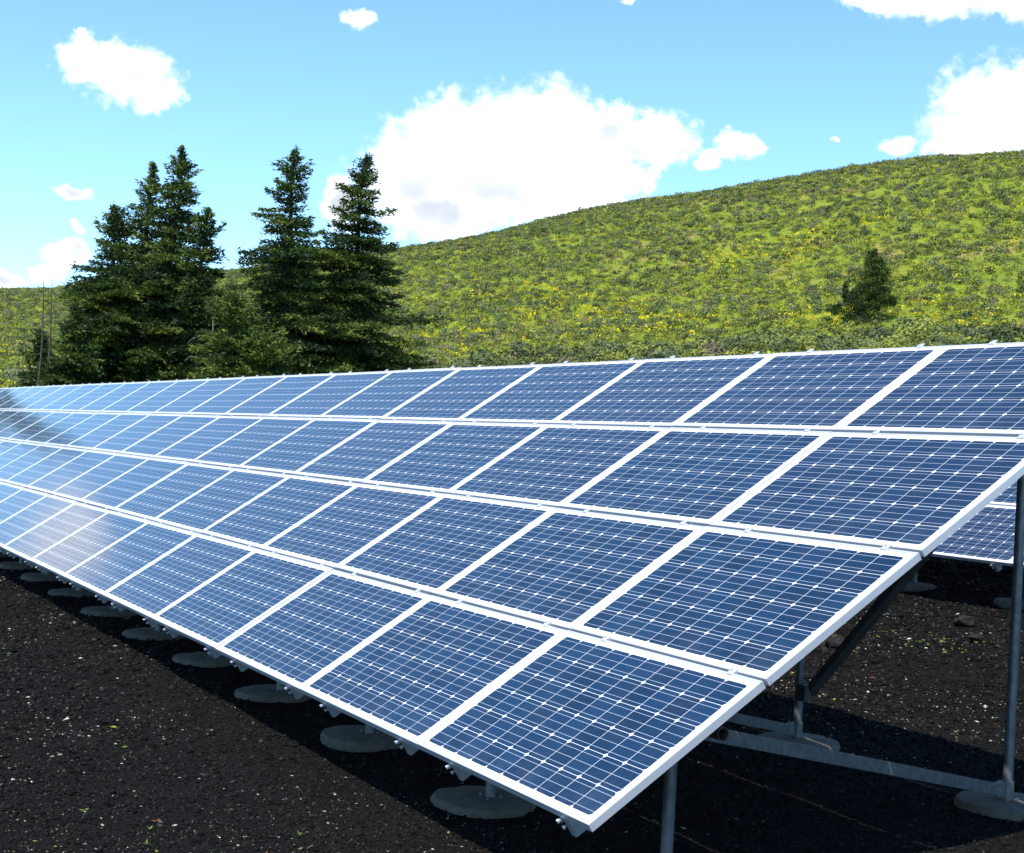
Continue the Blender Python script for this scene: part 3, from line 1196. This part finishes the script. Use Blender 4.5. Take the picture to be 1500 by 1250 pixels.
# ------------------------------------------------------------------ cinder gravel, pale chips, sprouts
def scatter_stones(name, pts, sizes, cols, seed, flat=.7, elong=1.0):
    r = np.random.default_rng(seed)
    n = len(pts)
    o = np.array([(1, 0, 0), (-1, 0, 0), (0, 1, 0), (0, -1, 0), (0, 0, 1), (0, 0, -1)], float)
    F = np.array([(0, 2, 4), (2, 1, 4), (1, 3, 4), (3, 0, 4), (2, 0, 5), (1, 2, 5), (3, 1, 5), (0, 3, 5)])
    v = o[None] * r.uniform(.6, 1.25, (n, 6, 1)) + r.normal(size=(n, 6, 3)) * .18
    v *= sizes[:, None, None]
    v[:, :, 0] *= elong
    th = r.uniform(0, 2 * PI, n)
    ti = r.uniform(-.5, .5, n)
    x = v[:, :, 0] * np.cos(ti)[:, None] - v[:, :, 2] * np.sin(ti)[:, None]
    z = (v[:, :, 0] * np.sin(ti)[:, None] + v[:, :, 2] * np.cos(ti)[:, None]) * flat
    y = v[:, :, 1]
    X = x * np.cos(th)[:, None] - y * np.sin(th)[:, None] + pts[:, 0][:, None]
    Y = x * np.sin(th)[:, None] + y * np.cos(th)[:, None] + pts[:, 1][:, None]
    Z = z + pts[:, 2][:, None] + (sizes * .25)[:, None]
    V = np.stack([X, Y, Z], -1).reshape(-1, 3)
    f = (F[None] + (np.arange(n) * 6)[:, None, None]).reshape(-1, 3)
    me = raw_mesh(name, V, f, 3)
    face_color(me, np.repeat(cols, 8, 0))
    return link_mesh(name, me, M['grit'])


def ground_points(n, r_lo, r_hi, az_lo, az_hi, r, power=.5):
    """points on the yard, thinning outwards"""
    u = r.random(n)
    rad = (u * (r_hi ** power - r_lo ** power) + r_lo ** power) ** (1 / power)
    az = np.radians(r.uniform(az_lo, az_hi, n))
    x = CAM.x - rad * np.cos(az)
    y = CAM.y + rad * np.sin(az)
    z = terrain(x, y) + vnoise(np.stack([x, y], 1), 1.1, 4) * .022 * np.clip(rad / 3, .2, 1)
    return np.stack([x, y, z], 1), rad


r = np.random.default_rng(77)
pts, rad = ground_points(230000, 4.6, 24, -6, 60, r, .6)
szs = r.gamma(1.8, .0024, len(pts)) + .0028
szs *= np.clip(rad / 8, .9, 2.0)
base = np.array([(.0046, .0043, .0040), (.0091, .0086, .0079), (.0175, .0162, .0145), (.034, .031, .027), (.024, .012, .009)])
cols = base[r.choice(5, len(pts), p=[.36, .34, .19, .08, .03])] * r.uniform(.7, 1.3, (len(pts), 1))
tag(scatter_stones("cinder_gravel", pts, szs, cols, 1), 'black volcanic cinder gravel covering the yard', 'gravel', kind='stuff')

pts, rad = ground_points(41000, 4.6, 24, -6, 60, r, .95)
nz = vnoise(pts[:, :2], .55, 3)
keep = (nz + r.normal(size=len(nz)) * .25) > .02
pts, rad = pts[keep], rad[keep]
szs = (r.gamma(1.1, .0021, len(pts)) + .0022) * np.clip(rad / 9, .8, 1.6)
base = np.array([(.50, .46, .38), (.34, .28, .19), (.62, .58, .50), (.26, .24, .12), (.22, .26, .06), (.16, .07, .045)])
cols = .8 * base[r.choice(6, len(pts), p=[.28, .26, .16, .14, .10, .06])] * r.uniform(.6, 1.15, (len(pts), 1))
tag(scatter_stones("pale_litter", pts, szs, cols, 2, flat=.45, elong=1.7), 'pale chips and dry bits littering the black cinder', 'litter', kind='stuff')


def sprouts():
    r = np.random.default_rng(9)
    cents = []
    for (cx, cy, n, s) in ((-1.9, -1.2, 7, .4), (-.6, -.6, 5, .3), (-10.5, -.9, 30, 2.0), (-7.2, 6.9, 60, 1.2), (-6.0, 7.0, 50, 1.0), (-8.6, 7.2, 40, .9), (-.9, -1.5, 12, .4)):
        cents.append(np.stack([r.normal(cx, s, n), r.normal(cy, .25, n)], 1))
    c = np.concatenate(cents)
    V, Cc = [], []
    for (x, y) in c:
        k = r.integers(4, 9)
        o = np.array([x, y, terrain1(x, y) + .008])
        d = unit(np.stack([r.normal(size=k), r.normal(size=k), r.uniform(.2, .9, k)], 1))
        v, f = blades(o + d * .012, d, r.uniform(.012, .030, k), r.uniform(.004, .007, k), r)
        V.append(v)
        Cc.append(np.tile(np.array([(.12, .20, .03), (.20, .26, .05), (.24, .10, .05), (.30, .28, .10)])[r.choice(4, p=[.5, .25, .1, .15])], (k, 1)))
    V = np.concatenate(V)
    me = raw_mesh("sprouts", V, np.arange(len(V)).reshape(-1, 3), 3)
    face_color(me, np.concatenate(Cc))
    tag(link_mesh("green_sprouts", me, M['shrub']), 'tiny green and dry sprouts coming up through the cinder', 'weeds', kind='stuff')


sprouts()


def cinder_rock(x, y, s, seed, label):
    bm = bmesh.new()
    bmesh.ops.create_icosphere(bm, subdivisions=3, radius=1)
    for v in bm.verts:
        n = mnoise.fractal(v.co * 1.3 + Vector((seed * 7.1, 0, 0)), 1.0, 2.0, 4)
        n2 = mnoise.noise(v.co * 4 + Vector((0, seed * 3.3, 0)))
        v.co *= 1 + .38 * n + .14 * n2
        v.co.z *= .72
    me = bpy.data.meshes.new("cinder_rock")
    bm.to_mesh(me)
    bm.free()
    for vv in me.vertices:
        vv.co *= s
    cols = np.tile(np.array([(.020, .017, .016)]), (len(me.polygons), 1)) * np.random.default_rng(seed).uniform(.6, 1.4, (len(me.polygons), 1))
    face_color(me, cols)
    o = link_mesh("cinder_rock", me, M['grit'], loc=(x, y, terrain1(x, y) + s * .35), rot=(0, 0, seed))
    tag(o, label, 'rock', 'black cinder rocks between the arrays')


cinder_rock(-5.62, 6.16, .13, 1, 'black cinder rock close beside the front array edge, under the brace')
cinder_rock(-5.8, 7.95, .10, 2, 'black cinder rock lying near the shadow of the rear array')
cinder_rock(-5.15, 7.45, .07, 3, 'small black cinder rock on open gravel before the right tall post')
